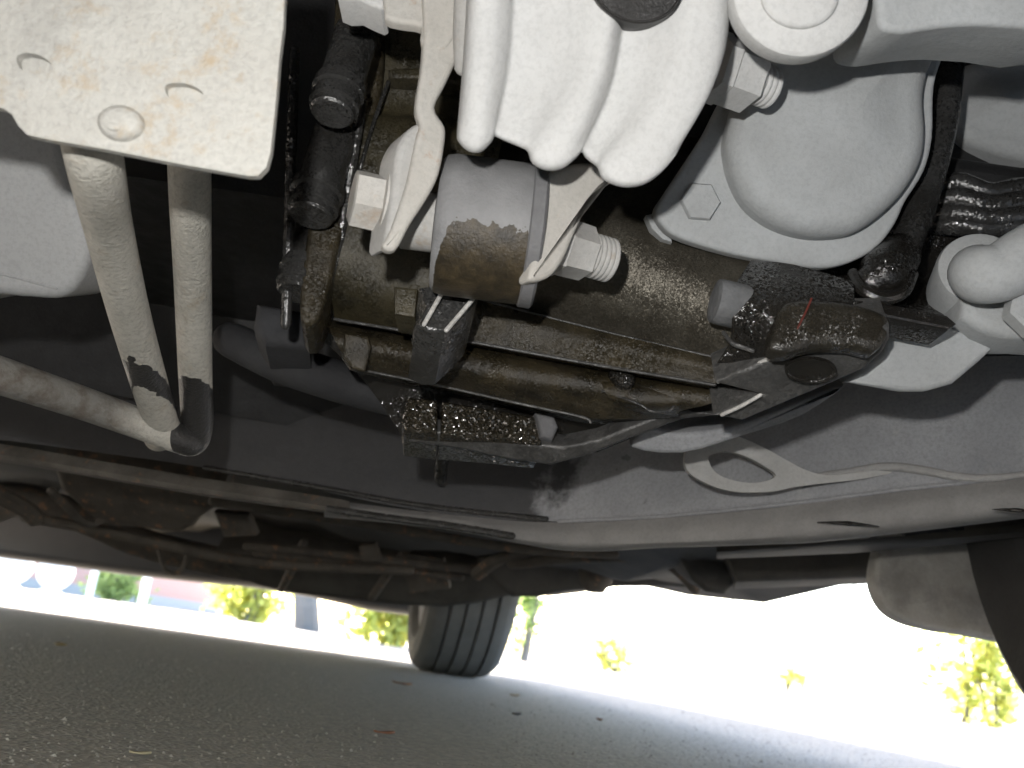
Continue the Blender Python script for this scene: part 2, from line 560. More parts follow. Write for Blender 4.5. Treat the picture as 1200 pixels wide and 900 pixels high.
def leaves(mb, c, ext, n, size, rnd):
    for i in range(n):
        while True:
            d = Vector((rnd.uniform(-1, 1), rnd.uniform(-1, 1), rnd.uniform(-1, 1)))
            if d.length < 1: break
        d *= .55 + .45 * rnd.random()
        k = .75 + .3 * math.sin(d.x * 5 + c.x) * math.sin(d.z * 6 + 1) + .2 * math.sin(d.y * 7)
        p = c + Vector((d.x * ext.x, d.y * ext.y, d.z * ext.z)) * k
        if p.z < .02: continue
        a = Vector((rnd.uniform(-1, 1), rnd.uniform(-1, 1), rnd.uniform(-1, 1))).normalized()
        b = a.orthogonal().normalized()
        s = size * rnd.uniform(.6, 1.3)
        mb.add([p - a * s, p + b * s * .5, p + a * s, p - b * s * .5], [(0, 1, 2, 3)])
def shrub(name, px, Y, w, h, n, size, leaf, label, cat, trunks=3, base=.1, group=None, tr=.02):
    a, _ = ray(*px)
    g = Vector((a * Y, Y, 0))
    e = empty(name, g)
    tag(e, label, cat, group)
    rnd = random.Random(int(px[0]))
    for k in range(trunks):
        mb = MB()
        q = g + Vector((rnd.uniform(-.2, .2) * w, rnd.uniform(-.1, .1), 0))
        top = g + Vector((rnd.uniform(-.7, .7) * w, rnd.uniform(-.3, .3) * w, h * rnd.uniform(.7, .95)))
        tube(mb, [q, q.lerp(top, .4) + Vector((rnd.uniform(-.05, .05), 0, 0)), top], [tr, tr * .7, tr * .25], 8, 4)
        for j in range(4):
            f = rnd.uniform(.3, .9)
            s0 = q.lerp(top, f)
            tube(mb, [s0, s0 + Vector((rnd.uniform(-.3, .3) * w, rnd.uniform(-.2, .2) * w, rnd.uniform(.05, .25) * h))], [tr * .4, tr * .15], 6, 0)
        mb.build('trunk', BARK, e)
    mb = MB()
    leaves(mb, g + Vector((0, 0, base + (h - base) / 2)), Vector((w, w * .6, (h - base) / 2)), n, size, rnd)
    mb.build('crown', leaf, e, angle=1)
    return e
shrub('shrub', (1150, 830), 9.0, .75, 1.9, 1300, .06, YLEAF, 'yellow leaved shrub with thin stems beside the near tyre', 'shrub', 4, -.9, 'shrubs beyond the car')
shrub('shrub', (712, 800), 11.0, .45, .75, 420, .045, YLEAF, 'small sparse yellow shrub with a thin upright stem', 'shrub', 3, -.4, 'shrubs beyond the car', .012)
shrub('shrub', (452, 760), 7.0, .50, 1.5, 1700, .05, YLEAF, 'bright yellow green shrub showing left of the far wheel', 'shrub', 3, -.9, 'shrubs beyond the car')
shrub('shrub', (612, 770), 9.0, .25, 1.6, 500, .045, GLEAF, 'green shrub showing as a sliver right of the far wheel', 'shrub', 2, -.5, 'shrubs beyond the car')
shrub('shrub', (283, 735), 10.0, .55, .85, 1000, .055, YLEAF, 'round green shrub left of the grey tree trunk', 'shrub', 3, -.4, 'shrubs beyond the car')
shrub('shrub', (128, 710), 13.0, .60, 1.1, 1100, .06, GLEAF, 'green shrub in front of the brick house', 'shrub', 3, -.6, 'shrubs beyond the car')
shrub('shrub', (925, 815), 12.0, .40, .45, 200, .04, YLEAF, 'low thin tuft of yellow leaves between the two posts', 'shrub', 3, .02, 'shrubs beyond the car')
shrub('tree', (331, 745), 9.5, 1.6, 4.6, 2200, .07, YLEAF, 'tree with a straight grey trunk and yellow crown', 'tree', 1, 2.2, None, .12)
def post(px, py, Y, r, h, m, name, label, cat, group=None):
    a, _ = ray(px, py)
    g = Vector((a * Y, Y, 0))
    e = empty(name, g)
    tag(e, label, cat, group)
    mb = MB()
    lathe(mb, g, Vector((0, 0, 1)), [(0, r), (h, r * .9)], 12)
    mb.build('shaft', m, e)
    mb = MB()
    lathe(mb, g, Vector((0, 0, 1)), [(h, r * 1.25), (h + r, r * 1.25), (h + r * 2, r * .3)], 12)
    mb.build('finial', m, e)
STEELP = mat_plain('grey_post', (.12, .12, .11), (.09, .09, .085), 20, .5)
post(851, 800, 10, .012, 1.3, STEELP, 'thin_post', 'thin grey post standing left of the bare middle', 'post', 'thin posts')
post(994, 820, 10, .012, 1.6, STEELP, 'thin_post', 'thin grey post standing right, nearer the tyre', 'post', 'thin posts')
post(165, 712, 12, .05, 1.1, PAINT, 'white_post', 'white post right of the brick house', 'post', 'white posts')
post(103, 705, 12.5, .045, 1.1, PAINT, 'white_post', 'white post in front of the brick house', 'post', 'white posts')
def globe(px, py, Y, r, label):  # white ball on a low foot
    a, b = ray(px, py)
    c = Vector((a * Y, Y, 0))
    e = empty('white_ball', c)
    tag(e, label, 'garden globe', 'white balls')
    mb = MB()
    lathe(mb, c, Vector((0, 0, 1)), [(.05 + r - r * math.cos(R(t)), r * math.sin(R(t))) for t in range(12, 180, 12)], 24)
    mb.build('ball', PAINT, e)
    mb = MB()
    lathe(mb, c, Vector((0, 0, 1)), [(0, r * .7), (.03, r * .7), (.06, r * .4)], 20)
    mb.build('foot', PAINT, e)
globe(58, 700, 7.5, .13, 'round white globe in front of the brick house')
globe(6, 700, 7.5, .14, 'round white globe cut by the left edge')
# brick house
a0, _ = ray(20, 690); a1, _ = ray(160, 700)
hx0, hx1, hy = -9.5, a1 * 16, 16.0
e = empty('brick_house', ((hx0 + hx1) / 2, hy + 2, 0))
tag(e, 'pink brick house at the far left', 'house')
n = N('pink_brick')
br = n.new('ShaderNodeTexBrick')
mp = n.new('ShaderNodeMapping')
mp.inputs['Rotation'].default_value = (R(90), 0, 0)
n.ln(n.co, mp.inputs[0]); n.ln(mp.outputs[0], br.inputs[0])
br.inputs['Color1'].default_value = (.50, .27, .21, 1); br.inputs['Color2'].default_value = (.44, .23, .18, 1); br.inputs['Mortar'].default_value = (.4, .37, .34, 1)
br.inputs['Scale'].default_value = 4.5; br.inputs['Mortar Size'].default_value = .015
n.col(br.outputs[0]); n.rough(.9)
mb = MB(); box(mb, (hx0, hy, .15), (hx1, hy + 5, 2.9)); mb.build('wall', n.m, e)
mb = MB(); box(mb, (hx0 - .03, hy - .04, 0), (hx1 + .03, hy + 5.04, .15)); mb.build('foundation', mat_plain('concrete', (.35, .34, .32), (.28, .27, .26)), e)
mb = MB(); box(mb, (hx1 - .6, hy - .03, .16), (hx1 - .42, hy - .002, 2.7)); mb.build('door_frame', PAINT, e)
mb = MB(); box(mb, (hx1 - 1.9, hy - .03, .9), (hx1 - 1.0, hy - .002, 2.1)); w_ = mb.build('window', PAINT, e)
n = N('dark_glass'); n.col((.03, .035, .04)); n.rough(.05)
mb = MB(); box(mb, (hx1 - 1.83, hy - .035, .97), (hx1 - 1.07, hy - .031, 2.03)); mb.build('pane', n.m, w_)
mb = MB()
zr = 2.9
mb.add([(hx0 - .3, hy - .4, zr), (hx1 + .3, hy - .4, zr), (hx1 + .3, hy + 5.4, zr), (hx0 - .3, hy + 5.4, zr), (hx0 - .3, hy + 2.5, zr + 1.9), (hx1 + .3, hy + 2.5, zr + 1.9)],
       [(0, 1, 5, 4), (2, 3, 4, 5), (0, 4, 3), (1, 2, 5), (0, 3, 2, 1)])
mb.build('roof', mat_plain('roof_felt', (.10, .09, .085), (.07, .065, .06), 8), e)
# fallen leaves on the asphalt
def fallen(px, py, s, col, label):
    c = G(px, py, .004)
    rnd = random.Random(px)
    mb = MB()
    rows = []
    ang = rnd.uniform(0, 6.28)
    for i in range(7):
        t = i / 6
        w = math.sin(t * math.pi) ** .8 * .36 + .02
        row = []
        for j in (-1, -.5, 0, .5, 1):
            x, y = (t - .5) * 1.6 * s, j * w * s * (1 + .15 * math.sin(i * 2.3 + j))
            row.append(c + Vector((x * math.cos(ang) - y * math.sin(ang), x * math.sin(ang) + y * math.cos(ang), s * (.10 * j * j + .18 * (t - .5) ** 2 * 2 + .03 * math.sin(i + j * 3)))))
        rows.append(row)
    mb.grid(rows)
    n = N('dry_leaf'); n.col(n.mix(n.noise(180, 4, .6), col, tuple(q * .5 for q in col))); n.rough(.7)
    o = mb.build('fallen_leaf', n.m)
    md = o.modifiers.new('thickness', 'SOLIDIFY'); md.thickness = .0006
    tag(o, label, 'leaf', 'dry leaves fallen on the asphalt')
fallen(71, 757, .022, (.30, .20, .08), 'tan dry leaf lying near the left edge of the shade')
fallen(471, 802, .020, (.30, .15, .07), 'orange dry leaf lying just before the far wheel')
fallen(603, 816, .020, (.32, .22, .10), 'pale dry leaf lying right of the far wheel')
fallen(450, 860, .012, (.26, .10, .05), 'reddish dry leaf lying below the far wheel')
fallen(605, 838, .014, (.06, .045, .03), 'dark curled leaf on the asphalt right of the far wheel')
fallen(702, 844, .014, (.20, .10, .05), 'brown dry leaf in the bright stretch of asphalt')
fallen(1030, 868, .020, (.34, .15, .08), 'red brown leaf lying on sunlit asphalt at right')
fallen(164, 884, .007, (.40, .33, .20), 'tiny pale leaf bit close to the lower left corner')

# ------------------------------------------------------------------ the car
car = empty('parked_car', (-.15, 1.7, 0))
tag(car, 'parked car seen from below with oily gearbox, dusty engine mount and two tyres', 'car')
Xax = Vector((1, 0, 0))

# -- front support plate with rivets and slots
pl = plane(200, 100, .30, 0.0, -.12)
mb = MB()
outline = [(-90, -90), (336, -90), (334, -20), (332, 30), (327, 70), (324, 110), (320, 150), (317, 178), (312, 196), (302, 206), (290, 206), (250, 199),
           (200, 190), (120, 174), (60, 164), (32, 158), (22, 148), (14, 134), (4, 127), (-90, 112)]
slot1 = [(20, 66), (30, 62), (44, 64), (55, 70), (62, 80), (50, 87), (32, 85), (22, 78)]
slot2 = [(194, 100), (205, 97), (222, 99), (236, 107), (238, 117), (222, 121), (204, 118), (195, 110)]
hit, nrm = pl
plate_holes(mb, outline, [slot1, slot2], pl, .0035)
plate = mb.build('support_plate', PLATE, car, 'pale dusty steel plate with rust freckles, a rivet and two slots')
b = plate.modifiers.new('bevel', 'BEVEL'); b.width = .0011; b.segments = 3; b.limit_method = 'ANGLE'; b.angle_limit = R(50)
for s in (slot1, slot2):
    cx, cy = sum(p[0] for p in s) / 8, sum(p[1] for p in s) / 8
    mb = MB()
    q = [(cx + (x - cx) * 1.15, cy + (y - cy) * 1.25) for x, y in s]
    pprism(mb, q, plane(cx, cy, .3035, 0, -.05), .004, .0006, 2)
    mb.build('slot_backing', PLATE, plate)
c = hit(143, 146)
mb = MB()
lathe(mb, c, nrm, [(-.001, .0076), (.0004, .0076), (.0022, .0073), (.0036, .006), (.0044, .004), (.0047, .0015), (.0047, 0)], 28, .78, ref=Xax)
c2 = hit(139, 154) + nrm * .0034
lathe(mb, c2, nrm, [(0, .0026), (.0012, .0023), (.0016, .001), (.0016, 0)], 16, .6, ref=Xax)
mb.build('rivet', PLATE, plate)

# -- cooler pipes below the plate
r_ = .0102
mb = MB()
tube(mb, pr((85, 60, .325), (107, 170, .33), (128, 270, .41), (155, 380, .50), (186, 486, .60), (192, 505, .625), (186, 512, .70)), r_, 24, 10)
z1 = P(178, 447, .565).z; z0 = P(183, 470, .58).z
mb.build('cooler_pipe', mat_pipe('pipe_dust', z1, z0), car, 'left dusty pipe with a narrow black band')
mb = MB()
tube(mb, pr((222, 60, .41), (222, 195, .435), (226, 330, .515), (229, 440, .59), (231, 495, .625), (226, 516, .632), (207, 513, .62), (165, 497, .60), (90, 470, .57), (0, 440, .53), (-90, 410, .50)),
     [r_ * .97] * 5 + [r_ * .93, r_ * .9, r_ * .92, r_ * .95, r_, r_], 24, 10)
z1 = P(229, 450, .595).z
mb.build('cooler_pipe', mat_pipe('pipe_black_end', z1, z1 - .08, P(216, 510, .632).x), car, 'right pipe, black at its bent lower end')

# -- grey tank, left edge
mb = MB()
pprism(mb, [(-120, -40), (20, -20), (60, 120), (84, 205), (95, 245), (103, 275), (105, 290), (102, 306), (96, 322), (87, 337), (76, 346), (60, 350), (30, 348), (0, 345), (-120, 322)], plane(50, 250, .47, .05, -.40), .05, .006, 5, sm=2)
hit_t, _ = plane(50, 250, .47, .05, -.40)
tank = mb.build('tank', TANKM, car, 'smooth light grey plastic tank behind the left pipe')
mb = MB()
tube(mb, [hit_t(x, y) for x, y in ((-60, 312), (0, 321), (40, 331), (66, 338))], .0007, 8, 4)
mb.build('seam', TANKM, tank)

# -- left bracket strap with its bolt
pl = plane(480, 180, .385, .25, -.1)
mb = MB()
pprism(mb, [(510, 125), (524, 95), (541, 55), (549, 10), (549, -60), (500, -60), (497, 40), (494, 80), (489, 110), (488, 128), (492, 146), (488, 160), (476, 215), (458, 268), (448, 288),
            (464, 292), (481, 262), (500, 233), (514, 205), (521, 172), (522, 148)], pl, .006, .0022, 4, sm=4)
arm = mb.build('bracket_strap', RUSTY_ARM, car, 'wavy dusty bracket strap with rust at its top')
mb = MB()
pprism(mb, [(466, 175), (478, 153), (494, 143), (510, 150), (516, 175), (505, 215), (485, 255), (466, 285), (452, 285), (458, 240), (462, 205)], plane(480, 200, .389, .5, -.1), .02, .003, 3, sm=4)
mb.build('strap_lobe', ARM, arm)
mb = MB()
pprism(mb, [(450, -60), (450, 8), (452, 21), (470, 26), (492, 30), (492, 44), (496, 54), (506, 60), (522, 56), (536, 36), (549, 4), (549, -60)], plane(480, 10, .381, 0, 0), .006, .002, 3, sm=3)
mb.build('strap_tab', RUSTY_ARM, arm)
mb = MB()
pprism(mb, [(395, -60), (395, -6), (420, -2), (446, 10), (452, -4), (452, -60)], plane(430, 0, .385, 0, 0), .02, .002, 3, sm=2)
mb.build('strap_tab', WHITE_CAST, arm)
ax = (P(690, 292, .43) - P(432, 235, .40)).normalized()
cB = P(412, 231, .402)
mb = MB()
lathe(mb, cB, ax, [(0, .0110), (.0007, .0128), (.0125, .0130)], 6, phase=R(62), ref=Vector((0, 0, 1)))
lathe(mb, cB, ax, [(.0122, .0135), (.0125, .0165), (.0150, .0168), (.0163, .015), (.0163, 0)], 28)
mb.build('flange_bolt', mat_dust('rusty_bolt', (.54, .525, .50), (.47, .45, .41), rust=.35, rustcol=(.38, .27, .18), bscale=420, bdist=.0008), arm)

# -- white engine mount bracket with ribs
hit, n_ = plane(700, 90, .345, .04, -.38)
cols = [   # column lines of the cast face: photo points top to bottom, and how far each stands proud (m)
    ([(550, -90), (541, 60), (534, 146)], -.016), ([(554, -90), (545, 60), (537, 156)], -.006), ([(562, -90), (553, 60), (546, 166)], -.0012), ([(574, -90), (566, 60), (557, 170)], 0),
    ([(588, -90), (580, 60), (567, 167)], -.0012), ([(601, -90), (592, 60), (577, 157)], -.006), ([(607, -90), (598, 60), (581, 150)], -.0105), ([(616, -90), (606, 60), (588, 153)], -.0112),
    ([(645, -90), (630, 60), (603, 159)], -.0100), ([(675, -90), (657, 70), (617, 165)], -.0066), ([(702, -90), (678, 78), (624, 170)], -.0024), ([(716, -90), (692, 80), (629, 184)], -.0004),
    ([(726, -90), (702, 80), (645, 192)], 0), ([(736, -90), (711, 80), (664, 189)], -.0016), ([(744, -90), (719, 80), (680, 176)], -.0062), ([(749, -90), (724, 80), (687, 169)], -.0105),
    ([(757, -90), (731, 80), (692, 176)], -.0110), ([(780, -90), (754, 82), (702, 184)], -.0085), ([(800, -90), (772, 88), (707, 189)], -.0038), ([(812, -90), (788, 92), (713, 203)], -.0008),
    ([(826, -90), (806, 96), (735, 212)], 0), ([(840, -90), (826, 90), (760, 209)], -.0006), ([(850, -90), (842, 80), (782, 194)], -.0028), ([(858, -90), (853, 62), (797, 176)], -.0075),
    ([(862, -90), (862, 40), (803, 168)], -.016), ([(862, -90), (862, 40), (803, 168)], -.034)]
NV = 16
lines = []
for pts, h in cols:
    q = cr_pts([Vector((x, y, 0)) for x, y in pts], 12, False)
    ln = []
    for k in range(NV + 1):
        t = k / NV * (len(q) - 1)
        a_ = min(int(t), len(q) - 2)
        p = q[a_].lerp(q[a_ + 1], t - a_)
        fade = 1.0 - .35 * max(0, (k / NV - .75) / .25) ** 2 if h < -.003 and h > -.012 else 1.0
        ln.append(hit(p.x, p.y) + n_ * (h * (1.0 if h <= -.012 else 1.0) * fade))
    e = ln[-1]
    dn = (ln[-1] - ln[-2]).normalized()
    ln += [e + dn * .0016 - n_ * .0012, e + dn * .0026 - n_ * .0038, e + dn * .0020 - n_ * .0075, e - dn * .001 - n_ * .014, e - dn * .004 - n_ * .030]
    lines.append(ln)
dense = [cr_pts([l[k] for l in lines], 3, False) for k in range(len(lines[0]))]
mb = MB()
mb.grid(dense)
mount = mb.build('mount_bracket', WHITE_CAST, car, 'white dusty cast engine mount bracket with three rounded ribs', angle=60)
mb = MB()
tube(mb, pr((552, -60, .37), (550, 40, .372), (543, 78, .378)), [.007, .007, .004], 16, 4)
mb.build('rib', ARM, mount)
mb = MB()
cb = hit(746, -14) - n_ * .0012
lathe(mb, cb, n_, [(-.02, .0175), (.0035, .0175), (.0042, .0168), (.0042, .0165), (.0034, .0160), (.0030, 0)], 40, .78, ref=Xax)
mb.build('bore', mat_oil('bore_shade', (.016, .014, .012), (.010, .010, .010), rough=(.4, .6)), mount)  # dark disc in place of the hole, its shade in the colour
# nut and thread at its right
ax2 = (ax + Vector((.02, .12, -.02))).normalized()
c = P(842, 80, .405)
mb = MB()
lathe(mb, c, ax2, [(-.004, .0165), (.002, .0165), (.003, .0155), (.0175, .0152), (.0190, .0135)], 6, phase=R(25), ref=Vector((0, 0, 1)))
for k in range(4):
    lathe(mb, c + ax2 * (.019 + k * .0028), ax2, [(0, .0088), (.0009, .0097), (.0018, .0097), (.0027, .0088)], 24)
mb.build('nut', WHITE_CAST, mount)

# -- rubber bush with end ring
cL, cR = P(512, 262, .43), P(622, 276, .432)
axb = (cR - cL)
Lb = axb.length
mb = MB()
rb = .0325
lathe(mb, cL, axb, [(-.001, rb * .5), (0, rb * .90), (.002, rb * .97), (.006, rb), (Lb - .004, rb), (Lb - .002, rb * .99)], 48)
mid = (cL + cR) / 2
bush = mb.build('bushing', mat_bush('grey_bush', mid + Vector((0.004, 0, 0)), rb), car, 'dark grey round rubber bush with a brown oil patch')
mb = MB()
lathe(mb, cR, axb, [(-.003, rb * .98), (-.002, rb * 1.03), (.003, rb * 1.04), (.0042, rb * .99), (.0042, rb * .4)], 48)
mb.build('end_ring', mat_dust('dark_ring', (.20, .20, .205), (.13, .13, .132)), bush)
mb = MB()
lathe(mb, cL, axb, [(-.016, .0125), (-.0155, .0135), (.002, .0135)], 28)
mb.build('sleeve', ARM, bush)

# -- right bracket strap with nut
mb = MB()
pprism(mb, [(636, 236), (641, 206), (662, 194), (690, 190), (716, 199), (723, 209), (706, 222), (688, 245), (674, 275), (662, 303), (648, 322), (632, 329), (620, 326), (626, 300), (634, 270)],
       plane(665, 250, .409, .45, -.1), .010, .0025, 4, sm=4)
strap2 = mb.build('bracket_strap', RUSTY_ARM, car, 'short curved bracket strap right of the bush, rusty on top')
c = P(655, 288, .432)
mb = MB()
lathe(mb, c, ax2, [(-.004, .0145), (.001, .0145), (.0022, .0135), (.0150, .0130), (.0158, .0118)], 6, phase=R(28), ref=Vector((0, 0, 1)))
for k in range(5):
    lathe(mb, c + ax2 * (.0155 + k * .0024), ax2, [(0, .0098), (.0008, .0106), (.0016, .0106), (.0024, .0098)], 24)
mb.build('nut', ARM, strap2)

# -- round cap at the top and the casting beside it
pl = plane(940, 0, .33, 0, -.35)
hit, n_ = pl
mb = MB()
c = hit(940, -12)
lathe(mb, c, n_, [(-.012, .0265), (-.003, .0265), (-.001, .0258), (0, .0243), (0, .010)], 48, .95, ref=Xax)
cap = mb.build('round_plate', WHITE_CAST, car, 'round white dusty plate cut by the top edge of the view')
mb = MB()
lathe(mb, hit(936, -5), n_, [(-.001, .0148), (.0016, .0148), (.0026, .0140), (.0031, .0125), (.0031, 0)], 40, .85, ref=Xax)
mb.build('cap', WHITE_CAST, cap)
mb = MB()
pprism(mb, [(1029, -70), (1028, 0), (1030, 28), (1040, 36), (1060, 38), (1080, 35), (1110, 31), (1150, 29), (1200, 32), (1290, 34), (1290, -70)], plane(1110, 10, .345, .05, -.3), .05, .003, 4, sm=2)
mb.build('top_casting', COVER, car, 'pale casting along the top right edge')

# -- cast cover with bolts
pl = plane(900, 220, .47, .05, -.22)
hit, n_ = pl
mb = MB()
pprism(mb, [(768, 247), (780, 225), (800, 195), (826, 155), (850, 110), (885, 70), (960, 30), (1050, 0), (1118, 20), (1108, 60), (1096, 100), (1094, 160), (1084, 200), (1062, 236), (1050, 262), (1030, 288),
            (1005, 304), (975, 313), (945, 313), (915, 308), (880, 302), (845, 294), (800, 280), (780, 268)], pl, .009, .0025, 4, sm=4)
cover = mb.build('cast_cover', COVER, car, 'large pale grey cast cover with a bulging dome')
mb = MB()
dome_ol = [(858, 150), (878, 90), (920, 30), (980, -15), (1050, -35), (1105, -20), (1120, 15), (1110, 48), (1097, 78), (1091, 110), (1093, 150), (1088, 185), (1070, 218), (1045, 245), (1012, 268), (980, 274), (945, 271), (910, 258), (882, 236), (866, 208), (858, 178)]
hitd, nd = plane(970, 160, .447, .05, -.22)
ring_f = [hitd(v.x, v.y) for v in cr_pts([Vector((x, y, 0)) for x, y in dome_ol], 4)]
prism(mb, ring_f, nd, .022, .012, 6, dome=.006)
mb.build('dome', COVER, cover)
mb = MB()
lathe(mb, hit(820, 237), n_, [(-.001, .0106), (.0016, .0106), (.0030, .0097), (.0030, 0)], 6, phase=R(5), ref=Xax)
mb.build('bolt', COVER, cover)
mb = MB()
pprism(mb, [(757, 252), (772, 248), (786, 270), (788, 284), (776, 280), (764, 268)], plane(775, 268, .485, 0, -.2), .01, .001, 2, sm=0)
mb.build('locating_tab', COVER, cover)

# -- gearbox housing: a barrel with ribs, ledges and flanges
gb = MB()
patch(gb, [pr((520, 120, .60), (800, 150, .59), (1010, 230, .55)),
           pr((530, 180, .530), (790, 215, .525), (960, 290, .515)),
           pr((540, 225, .506), (775, 258, .499), (945, 330, .486)),
           pr((546, 262, .501), (762, 294, .493), (932, 358, .475)),
           pr((551, 300, .506), (745, 330, .497), (920, 375, .472)),
           pr((555, 330, .517), (722, 360, .508), (885, 402, .483)),
           pr((557, 351, .533), (700, 386, .523), (858, 424, .497))], 30, 5)
gear = gb.build('gearbox', SHEEN, car, 'oily brown cast gearbox housing with long ribs')
mb = MB()   # left wall
patch(mb, [pr((440, -60, .520), (520, -60, .525), (620, -60, .54)),
           pr((440, 60, .520), (520, 70, .525), (620, 90, .54)),
           pr((420, 128, .522), (480, 132, .525), (600, 140, .53)),
           pr((408, 140, .508), (470, 145, .51), (590, 160, .52)),
           pr((395, 220, .508), (460, 235, .51), (570, 250, .515)),
           pr((388, 300, .515), (450, 315, .515), (560, 325, .512)),
           pr((388, 340, .528), (450, 355, .525), (556, 352, .52)),
           pr((392, 372, .55), (450, 385, .548), (556, 380, .545))], 20, 4)
mb.build('side_wall', OLIVE, gear)
mb = MB()   # edge flange of the wall
pprism(mb, [(400, -60), (452, -60), (452, 30), (448, 100), (428, 170), (408, 240), (392, 310), (374, 372), (352, 372), (356, 300), (372, 200), (388, 100)], plane(410, 150, .510, .1, .05), .05, .003, 3, sm=3)
mb.build('edge_flange', BROWN, gear)
mb = MB()
tube(mb, pr((455, 96, .512), (436, 150, .506), (410, 240, .508), (388, 330, .518), (376, 372, .53)), .0012, 8, 5)
mb.build('edge_lip', WET_BOLT, gear)
mb = MB()   # horizontal rib at the top
pprism(mb, [(455, 92), (500, 92), (560, 104), (560, 90), (500, 78), (455, 80)], plane(500, 90, .512, 0, 0), .02, .002, 2, sm=0)
mb.build('rib', OLIVE, gear)
mb = MB()   # brown strip below the barrel: a flat rib with a sharp lower lip
patch(mb, [pr((557, 349, .536), (640, 370, .531), (700, 384, .526), (860, 422, .50)),
           pr((556, 350, .523), (640, 371, .518), (700, 386, .513), (860, 424, .488))], 30, 2)
patch(mb, [pr((556, 350, .523), (640, 371, .518), (700, 386, .513), (860, 424, .488)),
           pr((546, 362, .520), (620, 380, .516), (698, 400, .510), (855, 434, .486)),
           pr((532, 378, .523), (600, 394, .519), (694, 415, .513), (848, 442, .489)),
           pr((470, 387, .529), (560, 402, .523), (690, 426, .516), (838, 451, .492))], 30, 4)
patch(mb, [pr((470, 387, .529), (560, 402, .523), (690, 426, .516), (838, 451, .492)), pr((470, 393, .556), (560, 408, .55), (690, 432, .543), (838, 457, .518))], 30, 2)
mb.build('rib', BROWN, gear)
mb = MB()
tube(mb, pr((392, 374, .536), (470, 387, .5285), (560, 402, .5225), (690, 426, .5155), (838, 451, .4915)), .0009, 8, 6)  # paler bar along the lip, its highlight put into the colour
mb.build('raised_line', MACHINED, gear)
mb = MB()
tube(mb, pr((558, 350, .5225), (640, 371, .5175), (740, 396, .507), (835, 418, .4915)), .0006, 8, 5)  # ridge highlight, laid on as a thin paler bar
mb.build('raised_line', MACHINED, gear)
mb = MB()   # third strip: broad shallow facet
patch(mb, [pr((384, 374, .565), (470, 390, .555), (560, 405, .55), (690, 429, .543), (850, 455, .518)),
           pr((386, 385, .547), (470, 402, .543), (560, 417, .538), (690, 441, .533), (852, 464, .512)),
           pr((394, 402, .543), (480, 418, .540), (580, 438, .536), (690, 457, .533), (830, 474, .516)),
           pr((404, 418, .550), (500, 436, .547), (600, 456, .543), (690, 470, .541), (800, 481, .528)),
           pr((416, 432, .562), (520, 453, .559), (610, 473, .556), (690, 490, .553), (785, 489, .545))], 34, 4)
patch(mb, [pr((416, 432, .562), (520, 453, .559), (610, 473, .556), (690, 490, .553), (785, 489, .545)),
           pr((420, 438, .60), (520, 459, .60), (610, 479, .60), (690, 496, .60), (785, 495, .59))], 34, 2)
mb.build('rib', BROWN, gear)
mb = MB()
tube(mb, pr((432, 435, .5605), (520, 453, .558), (600, 471, .5555), (680, 488, .5525), (692, 495, .5525)), .0008, 8, 5)
mb.build('raised_line', MACHINED, gear)
mb = MB()   # small raised boss on the third strip
pprism(mb, [(404, 390), (432, 394), (436, 408), (428, 436), (412, 432), (402, 418)], plane(418, 412, .536, .2, -.2), .02, .002, 3, sm=0)
mb.build('boss', BROWN, gear)
mb = MB()
patch(mb, [pr((712, 430, .545), (735, 436, .54), (770, 442, .535)), pr((705, 448, .530), (735, 452, .526), (790, 458, .522)),
           pr((716, 468, .530), (745, 475, .526), (795, 474, .522)), pr((738, 482, .55), (760, 488, .545), (795, 488, .54))], 12, 5)
mb.build('boss', BROWN, gear)
mb = MB()
tube(mb, pr((706, 458, .530), (735, 468, .525), (752, 475, .524), (765, 482, .524), (785, 480, .524), (793, 468, .525)), .0008, 8, 6)
mb.build('raised_line', WET_BOLT, gear)
mb = MB()
tube(mb, pr((725, 440, .530), (732, 446, .526)), .006, 12, 3)
mb.build('raised_line', BLACK_OIL, gear)
# dark recess behind the foot blocks
mb = MB()
patch(mb, [pr((360, 380, .60), (600, 440, .60), (860, 470, .58)), pr((430, 450, .615), (600, 480, .615), (800, 490, .60)), pr((470, 510, .63), (600, 530, .63), (700, 530, .64))], 16, 3)
mb.build('recess', BLACK_OIL, gear)
# oil soaked foot blocks
mb = MB()
pprism(mb, [(478, 464), (512, 468), (513, 510), (474, 505), (471, 486)], plane(495, 487, .575, .05, .15), .045, .003, 3, sm=0)
mb.build('foot_block', GLITTER, gear)
mb = MB()
pprism(mb, [(518, 469), (632, 488), (636, 521), (580, 515), (516, 510)], plane(575, 495, .577, .05, .15), .045, .003, 3, sm=0)
mb.build('foot_block', GLITTER, gear)
mb = MB()
pprism(mb, [(628, 483), (650, 488), (655, 500), (648, 516), (634, 512)], plane(640, 500, .572, .1, 0), .03, .003, 3, sm=0)
mb.build('bolt', mat_dust('dull_bolt', (.14, .14, .145), (.09, .09, .092)), gear)
mb = MB()   # bottom flange
pprism(mb, [(470, 506), (492, 508), (516, 506), (600, 518), (660, 524), (700, 516), (790, 480), (846, 486), (800, 492), (740, 514), (690, 534), (645, 546), (600, 540), (540, 527), (480, 519)],
       plane(640, 535, .585, 0, -1.2), .012, .002, 3, sm=0)
mb.build('bottom_flange', MACHINED, gear)
